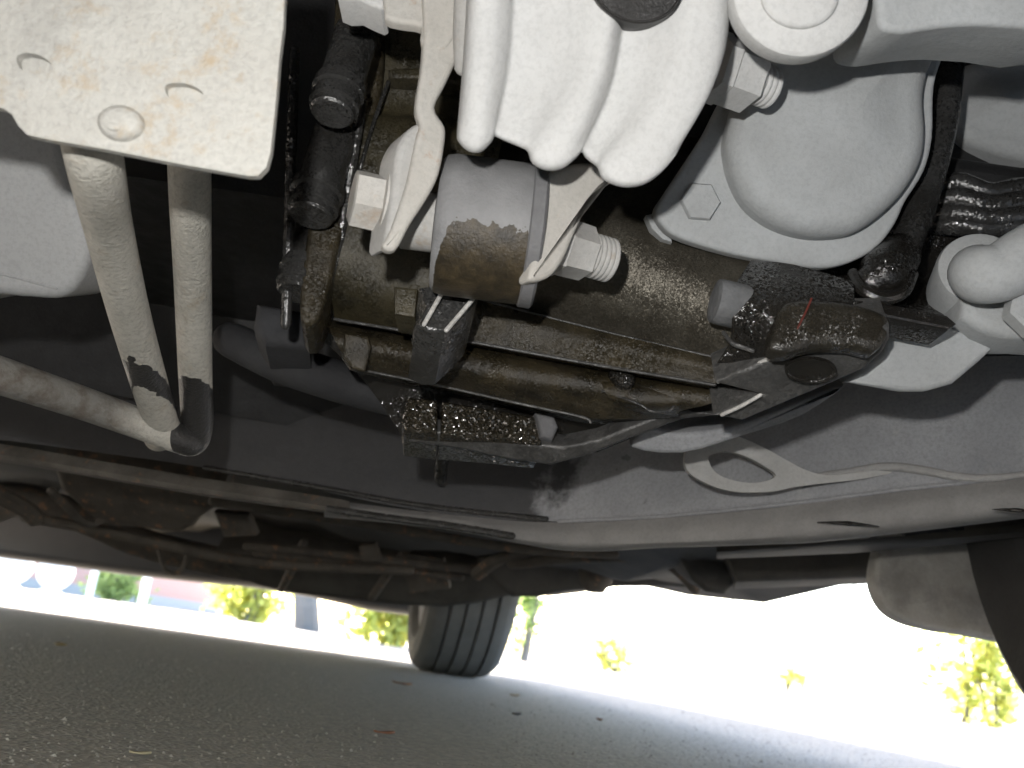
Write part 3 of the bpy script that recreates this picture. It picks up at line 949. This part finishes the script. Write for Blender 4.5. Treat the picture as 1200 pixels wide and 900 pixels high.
# split flange on the right: flat face seen from below
mb = MB()
pprism(mb, [(838, 449), (872, 434), (907, 419), (930, 412), (955, 400), (1000, 384), (1043, 384), (1043, 398), (1034, 414), (1012, 434), (960, 456), (870, 494), (850, 490), (836, 487), (893, 463)],
       plane(930, 440, .470, .1, -1.6), .022, .002, 3, sm=0)
flange = mb.build('split_flange', MACHINED, gear)
def edge(pts, r, par):
    mb = MB()
    tube(mb, pr(*pts), r, 8, 4)
    mb.build('edge_glint', EDGE_GLINT, par)  # bright bar painted in for the glint along an edge
edge([(842, 447, .4815), (872, 433, .4725), (907, 418, .4615)], .0011, flange)
edge([(846, 486, .489), (868, 476, .4835), (891, 463, .478)], .0010, flange)
edge([(935, 411, .4555), (948, 404, .452), (954, 399, .4505)], .0009, flange)
edge([(680, 523, .590), (740, 500, .583), (798, 479, .5755)], .0017, gear)
edge([(655, 527, .594), (640, 522, .596), (610, 519, .599)], .0006, gear)
mb = MB()
hit, n_ = plane(950, 434, .4595, .1, -1.6)
lathe(mb, hit(950, 434) + n_ * .0006, n_, [(-.002, .0125), (.0004, .0125), (.0004, .0112), (-.0005, .0105), (-.0005, 0)], 28, .62, ref=Xax)
mb.build('bolt_hole', BLACK_OIL, gear)
mb = MB()   # lug with grit on it
pprism(mb, [(922, 352), (960, 349), (1005, 354), (1036, 364), (1046, 376), (1042, 394), (1026, 411), (1000, 405), (955, 405), (925, 414), (903, 408), (908, 380)], plane(980, 380, .441, .02, .1), .010, .005, 4, sm=2)
mb.build('lug', mat_oil('oily_dark_casting', (.040, .035, .025), (.010, .009, .008), rough=(.10, .3), bscale=900, bdist=.0003, glit=.9, gscale=1300, spec=.7, gmask=(.40, .56)), gear)
# drain plug, gritty grime around it
mb = MB()
axp = Vector((1, .1, -.06)).normalized()
c = P(836, 352, .462)
lathe(mb, c, axp, [(0, .008), (.0008, .0108), (.003, .0112), (.013, .0112), (.018, .0115), (.022, .0135), (.030, .0145)], 28)
mb.build('drain_plug', mat_dust('grey_plug', (.22, .225, .23), (.13, .132, .135), bscale=400, bdist=.0006, dark=.9, patchy=60), gear)
mb = MB()
patch(mb, [pr((880, 305, .478), (930, 310, .465), (1000, 330, .458)), pr((862, 335, .458), (925, 345, .449), (1000, 355, .447)),
           pr((858, 370, .456), (920, 378, .445), (985, 375, .445)), pr((855, 400, .468), (905, 410, .458), (950, 400, .455)), pr((840, 425, .48), (890, 424, .472), (930, 412, .47))], 24, 6)
mb.build('grime', BLACK_OIL, gear)
mb = MB()
tube(mb, pr((848, 390, .463), (858, 402, .46), (870, 407, .459), (882, 411, .459)), .0011, 8, 5)
mb.build('raised_line', MACHINED, gear)
mb = MB()
tube(mb, pr((951, 350, .4385), (944, 366, .4395), (934, 386, .4405)), .0005, 8, 5)
mb.build('paint_mark', mat_dust('red_paint', (.16, .022, .014), (.07, .02, .015)), gear)
# rib below the bush
mb = MB()
pprism(mb, [(492, 336), (520, 332), (560, 343), (560, 350), (545, 368), (522, 388), (505, 388), (488, 380), (500, 358)], plane(522, 360, .455, .1, .3), .05, .002, 3, sm=0)
mb.build('mount_foot', WET_BOLT, gear)
for a, b_ in (((523, 334), (497, 380)), ((558, 346), (523, 387))):
    mb = MB()
    tube(mb, pr((*a, .450), ((a[0] + b_[0]) / 2, (a[1] + b_[1]) / 2, .4485), (*b_, .447)), .0011, 8, 4)
    mb.build('foot_edge', EDGE_GLINT, gear)  # the rib edge's glint, put in as a pale bar
mb = MB()
pprism(mb, [(462, 335), (490, 338), (486, 372), (462, 368)], plane(475, 353, .475, 0, 0), .03, .0015, 2, sm=0)
mb.build('mount_foot', OLIVE, gear)
# studs standing down from the left flange
def stud(x, y, Y, s, name='stud'):
    mb = MB()
    c = P(x, y, Y)
    d = Vector((-.03, -.22, -1)).normalized()
    lathe(mb, c, d, [(-.055, .0115 * s), (-.019, .0115 * s), (-.018, .0135 * s), (-.013, .0135 * s), (-.012, .0118 * s), (-.009, .0118 * s), (-.0085, .0128 * s), (-.004, .0128 * s), (-.0035, .0112 * s),
                     (0, .0112 * s), (.0012, .0100 * s), (.0012, 0)], 32)
    return mb.build(name, WET_BOLT, gear)
stud(389, 132, .455, 1.0)
stud(364, 252, .487, 1.05)
stud(348, 342, .515, .98)
mb = MB()
for x0, y0, x1, y1, Y in ((345, 60, 335, 380, .50), (424, 120, 395, 300, .497)):
    tube(mb, pr((x0, y0, Y), ((x0 + x1) / 2, (y0 + y1) / 2, Y + .005), (x1, y1, Y + .02)), .003, 10, 4)
mb.build('side_rib', WET_BOLT, gear)
# dark castings at lower left
mb = MB()
pprism(mb, [(300, 352), (358, 362), (362, 408), (310, 402), (296, 380)], plane(330, 380, .60, .1, .1), .08, .008, 3, sm=0)
mb.build('end_block', mat_dust('dim_grey_block', (.055, .056, .06), (.04, .04, .042)), gear)
mb = MB()
tube(mb, pr((270, 398, .66), (330, 425, .655), (400, 448, .65), (490, 474, .65)), [.012, .014, .014, .012], 14, 5)
mb.build('pan_rail', DIMSTEEL, gear)

# -- right side: hose, rubber boot, elbow, pan
mb = MB()
tube(mb, pr((1122, -20, .52), (1112, 80, .51), (1103, 150, .505), (1085, 220, .50), (1068, 270, .495), (1052, 312, .49)), [.0085] * 6, 20, 6)
hose = mb.build('hose', WET_BOLT, car, 'black oily hose running down past the cast cover')
mb = MB()
tube(mb, pr((1052, 300, .485), (1034, 322, .478), (1022, 330, .476)), [.012, .013, .009], 16, 5)
tube(mb, pr((1000, 322, .478), (1012, 340, .470), (1035, 350, .468), (1058, 342, .470), (1068, 322, .476)), .0035, 10, 6)
mb.build('hose_end', BLACK_OIL, hose)
mb = MB()
pprism(mb, [(1112, 95), (1125, 75), (1160, 66), (1290, 64), (1290, 190), (1200, 182), (1160, 172), (1128, 160), (1112, 140)], plane(1180, 120, .56, -.3, .0), .08, .009, 5, sm=3, dome=.01)
mb.build('side_casting', COVER, car, 'light grey rounded casting right of the hose')
mb = MB()
pprism(mb, [(1098, 172), (1130, 178), (1200, 188), (1290, 190), (1290, 262), (1180, 262), (1130, 250), (1098, 262)], plane(1180, 220, .545, -.2, 0), .06, .012, 4, sm=0)
mb.build('rubber_boot', RUBBER_BAY_DARK, car, 'dark rubber boot under the light casting')
mb = MB()
for k, (y, Y) in enumerate(((222, .535), (236, .53), (250, .53), (260, .533))):
    tube(mb, pr((1092, y + 6 - k, Y + .01), (1122, y - 8 + k * 4, Y), (1160, y + 4 + k, Y - .004), (1200, y + k * 2 - 2, Y - .006), (1290, y, Y)), .0062, 12, 5)
mb.build('boot_fold', WET_BOLT, bpy.data.objects['rubber_boot'])
mb = MB()
patch(mb, [pr((960, 290, .53), (1080, 250, .545), (1290, 240, .545)), pr((960, 330, .52), (1080, 320, .54), (1290, 300, .55)), pr((960, 372, .47), (1080, 372, .49), (1290, 390, .52))], 20, 6)
mb.build('grime', BLACK_OIL, gear)
# elbow
mb = MB()
axe = Vector((-.25, -1, .1)).normalized()
lathe(mb, P(1150, 314, .475), axe, [(-.03, .0215), (-.004, .0215), (-.001, .0205), (0, .018), (0, 0)], 36, ref=Xax)
elbow = mb.build('elbow_joint', COVER, car, 'pale grey elbow joint at the right edge')
mb = MB()
tube(mb, pr((1146, 322, .478), (1146, 320, .456), (1152, 322, .447), (1175, 318, .444), (1210, 296, .44), (1290, 255, .435)), [.0140, .0140, .0142, .0142, .0142, .0142], 24, 6)
mb.build('elbow_arm', COVER, elbow)
mb = MB()
pprism(mb, [(1130, 335), (1165, 348), (1210, 340), (1290, 330), (1290, 400), (1210, 394), (1180, 394), (1150, 385), (1128, 370)], plane(1180, 365, .468, -.1, 0), .03, .006, 4, sm=0)
lathe(mb, P(1205, 366, .455), Vector((0, -1, 0)), [(0, .014), (.008, .014), (.0095, .0125), (.0095, 0)], 6, phase=R(20), ref=Xax)
mb.build('fitting', COVER, elbow)
# gritty ledge
mb = MB()
pprism(mb, [(985, 348), (1050, 357), (1110, 369), (1122, 379), (1112, 386), (1085, 381), (1040, 372), (988, 358)], plane(1050, 364, .452, .05, .1), .02, .0015, 2, sm=0)
mb.build('ledge', BLACK_OIL, gear)
# pale pan below
mb = MB()
pprism(mb, [(1040, 372), (1085, 380), (1150, 392), (1180, 396), (1150, 425), (1118, 452), (1085, 461), (1055, 461), (990, 449), (1012, 434), (1036, 414)], plane(1080, 420, .49, .1, -.5), .03, .004, 4, sm=0)
mb.build('end_pan', COVER, car, 'clean pale grey end pan right of the split flange')
mb = MB()
pprism(mb, [(990, 452), (920, 478), (860, 500), (790, 508), (760, 500), (740, 525), (800, 532), (870, 512), (940, 488)], plane(870, 498, .60, 0, -.6), .03, .003, 3, sm=3)
mb.build('lower_pan', XMEM, gear)

# -- crossmember behind the gearbox
xm = MB()
patch(xm, [pr((-120, 330, 1.02), (240, 380, .99), (520, 400, .93), (700, 400, .88), (900, 380, .80), (1080, 340, .74), (1330, 300, .68)),
           pr((-120, 420, .965), (240, 460, .935), (520, 480, .885), (700, 500, .84), (900, 480, .76), (1080, 455, .70), (1330, 410, .64)),
           pr((-120, 470, .95), (240, 515, .92), (480, 560, .875), (660, 590, .835), (860, 575, .76), (1060, 545, .70), (1330, 500, .64)),
           pr((-120, 500, .945), (240, 548, .915), (480, 596, .87), (650, 611, .835), (862, 597, .76), (1060, 573, .70), (1330, 537, .64))], 60, 6)
cross = xm.build('crossmember', XMEM, car, 'grey painted steel crossmember behind the gearbox')
mb = MB()   # lower lip
patch(mb, [pr((380, 585, .885), (520, 602, .862), (655, 612, .834), (862, 598, .759), (1060, 574, .699), (1330, 538, .639)),
           pr((380, 592, .875), (520, 610, .853), (655, 628, .826), (862, 622, .752), (1060, 598, .692), (1330, 570, .634)),
           pr((380, 602, .882), (520, 619, .858), (660, 643, .834), (780, 640, .79), (900, 636, .75), (1000, 629, .72), (1330, 590, .645)),
           pr((380, 606, .95), (520, 620, .93), (660, 645, .90), (780, 642, .86), (900, 638, .82), (1000, 631, .79), (1330, 592, .71))], 60, 5)
mb.build('lower_lip', mat_dust('dusty_lip', (.27, .265, .255), (.20, .195, .19), bscale=500, bdist=.0004), cross)
mb = MB()   # seam flange to the left
patch(mb, [pr((-120, 505, .935), (0, 520, .925), (130, 542, .905), (250, 562, .89), (380, 582, .875), (410, 588, .87)),
           pr((-120, 524, .93), (0, 538, .92), (130, 560, .90), (250, 580, .885), (380, 598, .87), (410, 605, .865)),
           pr((-120, 526, .99), (0, 541, .98), (130, 563, .96), (250, 583, .945), (380, 601, .93), (410, 607, .92))], 30, 3)
mb.build('seam_flange', mat_dust('dusty_seam', (.15, .138, .12), (.07, .065, .056), rust=.2, bscale=300, bdist=.001, dark=.6), cross)
mb = MB()
tube(mb, pr((240, 548, .912), (380, 572, .885), (480, 590, .866), (560, 600, .852), (640, 608, .835)), .0022, 8, 5)
tube(mb, pr((385, 596, .86), (450, 606, .852), (520, 615, .845), (600, 628, .836)), .003, 8, 5)
mb.build('oily_edge', mat_oil('oil_edge', (.06, .058, .055), (.03, .03, .028), rough=(.15, .35), bscale=500, bdist=.0008, glit=.5), cross)
mb = MB()
tube(mb, pr((655, 611, .831), (760, 606, .794), (862, 597, .756), (960, 586, .727), (1060, 573, .697), (1160, 562, .674), (1330, 537, .636)), .0016, 8, 6)
mb.build('crease', XMEM, cross)
mb = MB()
for x, y, l in ((958, 612, 72), (1163, 597, 60)):
    mb = MB()
    tube(mb, pr((x, y, .712 - (x - 958) * .0003), (x + l / 2, y + 1, .70 - (x - 958) * .0003), (x + l, y + 5, .69 - (x - 958) * .0003)), [.0003, .0016, .0003], 8, 5)
    mb.build('drain_slot', BLACK_OIL, cross)
mb = MB()
tube(mb, pr((522, 520, .80), (518, 540, .81), (516, 560, .82)), .0055, 12, 4)
mb.build('stud', WET_BOLT, cross)
# tie-down hook welded to it
mb = MB()
hook_ol = [(803, 545), (804, 528), (813, 516), (830, 509), (850, 508), (872, 514), (900, 527), (925, 541), (945, 551), (970, 557), (1005, 554), (1040, 550),
           (1042, 555), (1005, 562), (960, 567), (930, 571), (905, 576), (870, 577), (845, 573), (825, 565), (810, 556)]
eye = [(830, 537), (838, 531), (852, 529), (872, 534), (892, 544), (909, 556), (900, 563), (880, 566), (856, 562), (838, 553)]
plate_holes(mb, hook_ol, [eye], plane(870, 550, .708, -.03, -.1), .008, sm=1)
hk = mb.build('tie_down_hook', mat_dust('dusty_hook', (.46, .455, .44), (.37, .365, .35), bscale=500, bdist=.0004), cross)
b = hk.modifiers.new('bevel', 'BEVEL'); b.width = .0018; b.segments = 2; b.limit_method = 'ANGLE'; b.angle_limit = R(50)
mb = MB()
tube(mb, pr((955, 559, .727), (1000, 553, .714), (1040, 547, .703), (1080, 551, .693), (1125, 559, .681), (1165, 560, .671), (1215, 554, .66)), [.003, .0034, .0034, .0034, .003, .0026, .002], 10, 6)
mb.build('weld_bead', mat_dust('dusty_bead', (.40, .395, .385), (.31, .305, .295), bscale=400, bdist=.0008), cross)
# inner wing panel and side arm over the right wheel
mb = MB()
patch(mb, [pr((840, 640, .98), (1000, 632, .93), (1120, 622, .87), (1330, 600, .78)), pr((840, 650, .99), (1000, 640, .95), (1120, 634, .88), (1330, 616, .78)),
           pr((840, 655, 1.1), (1000, 648, 1.05), (1120, 638, .95), (1330, 620, .85))], 16, 3)
mb.build('side_arm', FLOORM, car, 'dark steel arm running to the right wheel')

# -- wheels
def wheel(c, axis, rad, w, name, label, tm):
    """tyre lathe with tread grooves, rim on the inner side"""
    e = empty(name, c, car)
    e['label'] = label
    axis = axis.normalized()
    h = w / 2
    prof = [(-h * .78, rad * .66), (-h * .95, rad * .74), (-h, rad * .84), (-h * .93, rad * .935), (-h * .80, rad * .978), (-h * .72, rad * .99)]
    gl = [-.50, -.17, .17, .50]
    x = -.68
    for g in gl:
        prof += [(h * (g - .035), rad * (1 - .008 * g * g)), (h * (g - .03), rad * .972), (h * (g + .03), rad * .972), (h * (g + .035), rad * (1 - .008 * g * g))]
    prof += [(h * .72, rad * .99), (h * .80, rad * .978), (h * .93, rad * .935), (h, rad * .84), (h * .95, rad * .74), (h * .78, rad * .66)]
    mb = MB()
    a, b = frame(axis)
    n = 72
    rows = [[c + axis * hh + (a * math.cos(2 * math.pi * k / n) + b * math.sin(2 * math.pi * k / n)) * r for k in range(n)] for hh, r in prof]
    rows.append(rows[0])
    mb.grid(rows, closed=True)
    t = mb.build('tyre', tm, e, angle=25)
    mb = MB()
    lathe(mb, c, axis, [(-h * .80, rad * .60), (-h * .80, rad * .675), (-h * .74, rad * .66), (-h * .55, rad * .60), (0, rad * .57), (h * .2, rad * .55), (h * .5, rad * .3), (h * .62, rad * .28), (h * .62, 0)], 48)
    mb.build('rim', RIM, e)
    mb = MB()
    lathe(mb, c, axis, [(-h * .3, rad * .40), (-h * .1, rad * .40), (-h * .1, rad * .15), (h * .3, rad * .15)], 32)
    mb.build('brake_disc', PIPEM, e)
    return e
yaw = R(13)
wheel(Vector((.60, .69, .31)), Vector((math.cos(yaw), math.sin(yaw), 0)), .31, .20, 'front_wheel', 'near front wheel, a dark tyre at the right edge', mat_dust('shaded_tyre', (.035, .034, .032), (.026, .025, .024), bscale=300, bdist=.0004))  # front tyre: darker copy of the rubber, shade put into its colour
yaw = R(9)
wheel(Vector((-.055, 2.66, .30)), Vector((math.cos(yaw), math.sin(yaw), 0)), .30, .220, 'rear_wheel', 'far rear wheel with grooved tread', TYRE_LIT)

# -- mud flap behind the front wheel
mb = MB()
pprism(mb, [(1046, 600), (1032, 640), (1026, 672), (1030, 695), (1042, 714), (1062, 727), (1090, 735), (1130, 741), (1260, 748), (1260, 600)], plane(1090, 680, 1.04, .1, .1), .02, .004, 3, sm=4)
mb.build('mud_flap', FLAPM, car, 'pale dusty guard behind the front tyre')

# -- underbody further back
fp = MB()
def U(s, l, z):     # car frame: s rearwards, l to the right, from the front right wheel
    u, v = Vector((-.2, .98, 0)), Vector((.98, .2, 0))
    return Vector((.52, .69, 0)) + u * s + v * l + Vector((0, 0, z))
rows = []
for s in [.35, .6, .9, 1.2, 1.5, 1.9, 2.3, 2.7, 3.0]:
    row = []
    for k in range(25):
        l = -1.75 + k * 1.85 / 24
        t = math.exp(-((l + .82) / .14) ** 2)
        z = .235 + .06 * t + .012 * math.sin(k * 1.9 + s * 3) + .02 * math.sin(s * 5.1) + (.03 if s > 2.2 else 0)
        row.append(U(s, l, z))
    rows.append(row)
fp.grid(rows)
floor = fp.build('floor_pan', FLOORM, car, 'dim dirty floor pan in the shade behind the crossmember')
mb = MB()   # heat shield, an upturned tray
pprism(mb, [(58, 545), (260, 575), (235, 610), (215, 626), (160, 622), (110, 612)], plane(150, 590, 1.25, 0, -1.6), .05, .012, 4, sm=2)
mb.build('heat_shield', PIPEM, floor)
mb = MB()
tube(mb, pr((30, 606, 1.5), (120, 622, 1.5), (200, 640, 1.52), (310, 660, 1.55), (480, 668, 1.6)), [.008] * 5, 12, 5)
mb.build('brake_line', PIPEM, floor)
mb = MB()
tube(mb, pr((-60, 560, 1.9), (80, 600, 2.0), (180, 640, 2.1), (330, 670, 2.2), (500, 690, 2.3)), [.03] * 5, 18, 6)
mb.build('exhaust_pipe', PIPEM, floor)
mb = MB()
tube(mb, pr((184, 636, 1.9), (192, 664, 1.9), (203, 672, 1.9), (214, 666, 1.9), (220, 648, 1.9)), .004, 10, 5)
mb.build('hanger', PIPEM, floor)
mb = MB()   # fuel tank
pprism(mb, [(250, 650), (320, 655), (470, 672), (620, 660), (690, 655), (690, 684), (640, 694), (600, 702), (520, 716), (400, 706), (300, 690)], plane(480, 690, 2.05, 0, -.8), .30, .02, 4, sm=2)
mb.build('fuel_tank', FLOORM, floor)
mb = MB()
pprism(mb, [(560, 655), (620, 648), (700, 645), (780, 648), (830, 660), (838, 690), (780, 690), (735, 690), (700, 692), (660, 696), (600, 702)], plane(700, 680, 1.7, .2, -.5), .25, .012, 4, sm=2)
mb.build('side_rail', FLOORM, floor)
mb = MB()
tube(mb, pr((600, 660, 1.5), (680, 652, 1.46), (760, 652, 1.42), (790, 664, 1.42), (815, 690, 1.42)), [.009, .010, .010, .009, .008], 12, 5)
mb.build('arm_link', PIPEM, floor)
mb = MB()
lathe(mb, P(698, 680, 1.62), Vector((.05, -.1, -1)), [(-.02, .03), (.004, .026), (.014, .017), (.018, .015), (.018, 0)], 20)
mb.build('jack_pad', PIPEM, floor)
mb = MB()
pprism(mb, [(790, 636), (880, 640), (872, 662), (862, 684), (850, 697), (828, 694), (812, 680), (800, 660)], plane(840, 665, 1.32, .1, -.2), .08, .006, 3, sm=0)
mb.build('rail_bracket', FLOORM, floor)
mb = MB()
pprism(mb, [(840, 630), (940, 632), (1050, 640), (1050, 674), (1020, 676), (940, 679), (862, 682)], plane(950, 660, 1.22, -.25, 0), .10, .008, 3, sm=0)
mb.build('sill', FLOORM, floor)
# brackets, lines and straps that hang in the shade further back
for name, pts, r in (('brake_line', [(250, 588, 1.15), (420, 612, 1.2), (600, 642, 1.25), (720, 650, 1.3)], .006),
                     ('fuel_line', [(290, 640, 1.7), (420, 652, 1.72), (560, 668, 1.75), (650, 672, 1.7)], .008),
                     ('fuel_line', [(300, 648, 1.72), (420, 662, 1.74), (540, 677, 1.77)], .006),
                     ('tank_strap', [(436, 700, 1.92), (458, 668, 1.86), (480, 640, 1.8)], .008),
                     ('tank_strap', [(330, 690, 1.95), (345, 660, 1.88), (356, 636, 1.82)], .008),
                     ('brace', [(-60, 552, 1.25), (20, 590, 1.3), (40, 606, 1.32)], .012),
                     ('brace', [(560, 672, 1.55), (590, 652, 1.5), (640, 640, 1.46)], .011),
                     ('cable', [(60, 575, 1.2), (100, 612, 1.3), (125, 606, 1.35)], .005)):
    mb = MB()
    tube(mb, pr(*pts), r, 10, 5)
    mb.build(name, PIPEM, floor)
for name, ol, Y in (('clip', [(108, 598), (124, 596), (128, 612), (112, 616)], 1.28), ('clip', [(420, 640), (440, 638), (446, 658), (424, 660)], 1.68), ('clip', [(560, 656), (578, 655), (584, 674), (564, 676)], 1.7),
                    ('mount_plate', [(470, 648), (520, 655), (528, 690), (480, 696)], 1.8), ('mount_plate', [(250, 600), (290, 604), (300, 628), (262, 630)], 1.4), ('mount_plate', [(-20, 592), (14, 590), (22, 604), (0, 612), (-20, 610)], 1.35)):
    mb = MB()
    pprism(mb, ol, plane(ol[0][0], ol[0][1], Y, 0, -.4), .02, .003, 2, sm=0)
    mb.build(name, PIPEM, floor)
mb = MB()   # rear bumper
pprism(mb, [(-160, 560), (300, 600), (520, 640), (560, 700), (480, 722), (430, 716), (360, 700), (300, 690), (225, 683), (150, 675), (70, 664), (0, 655), (-160, 630)], plane(200, 660, 3.3, .1, -.1), .12, .03, 4, sm=0)
mb.build('rear_bumper', BODYM, car, 'dark lower edge of the rear bumper')
# unseen body shell, open below; nose, arches and skirts shaped to block daylight
bs = MB()
prof = [(-.98, .17), (-1.12, .20), (-1.16, .45), (-1.12, .62), (-.9, .74), (.45, .95), (1.05, 1.40), (2.3, 1.42), (3.0, 1.05), (3.2, .95), (3.22, .45), (3.0, .38)]
bs.grid([[U(s, l, z) for s, z in prof] for l in (-1.78, -1.74, .09, .12)])
for l in (-1.78, .12):
    bs.add([U(s, l, z) for s, z in prof] + [U(2.9, l, .24 if l < 0 else .27), U(.42, l, .22 if l < 0 else .235), U(.36, l, .16), U(.2, l, .16), U(-.15, l, .16), U(-.33, l, .16), U(-.40, l, .17)], [tuple(range(len(prof) + 7))])
body = bs.build('body', BODYM, car, 'car body above the view', angle=40)
# firewall and engine bay linings: gap fillers, the bay's darkness put into their colour
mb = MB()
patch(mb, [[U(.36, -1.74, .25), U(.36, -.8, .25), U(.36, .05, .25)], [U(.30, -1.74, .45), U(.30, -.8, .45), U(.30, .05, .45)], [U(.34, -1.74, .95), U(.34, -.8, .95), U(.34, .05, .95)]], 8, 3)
mb.build('firewall', RUBBER_BAY_DARK, car)
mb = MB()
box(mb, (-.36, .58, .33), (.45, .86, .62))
mb.build('engine_block', RUBBER_BAY_DARK, car)
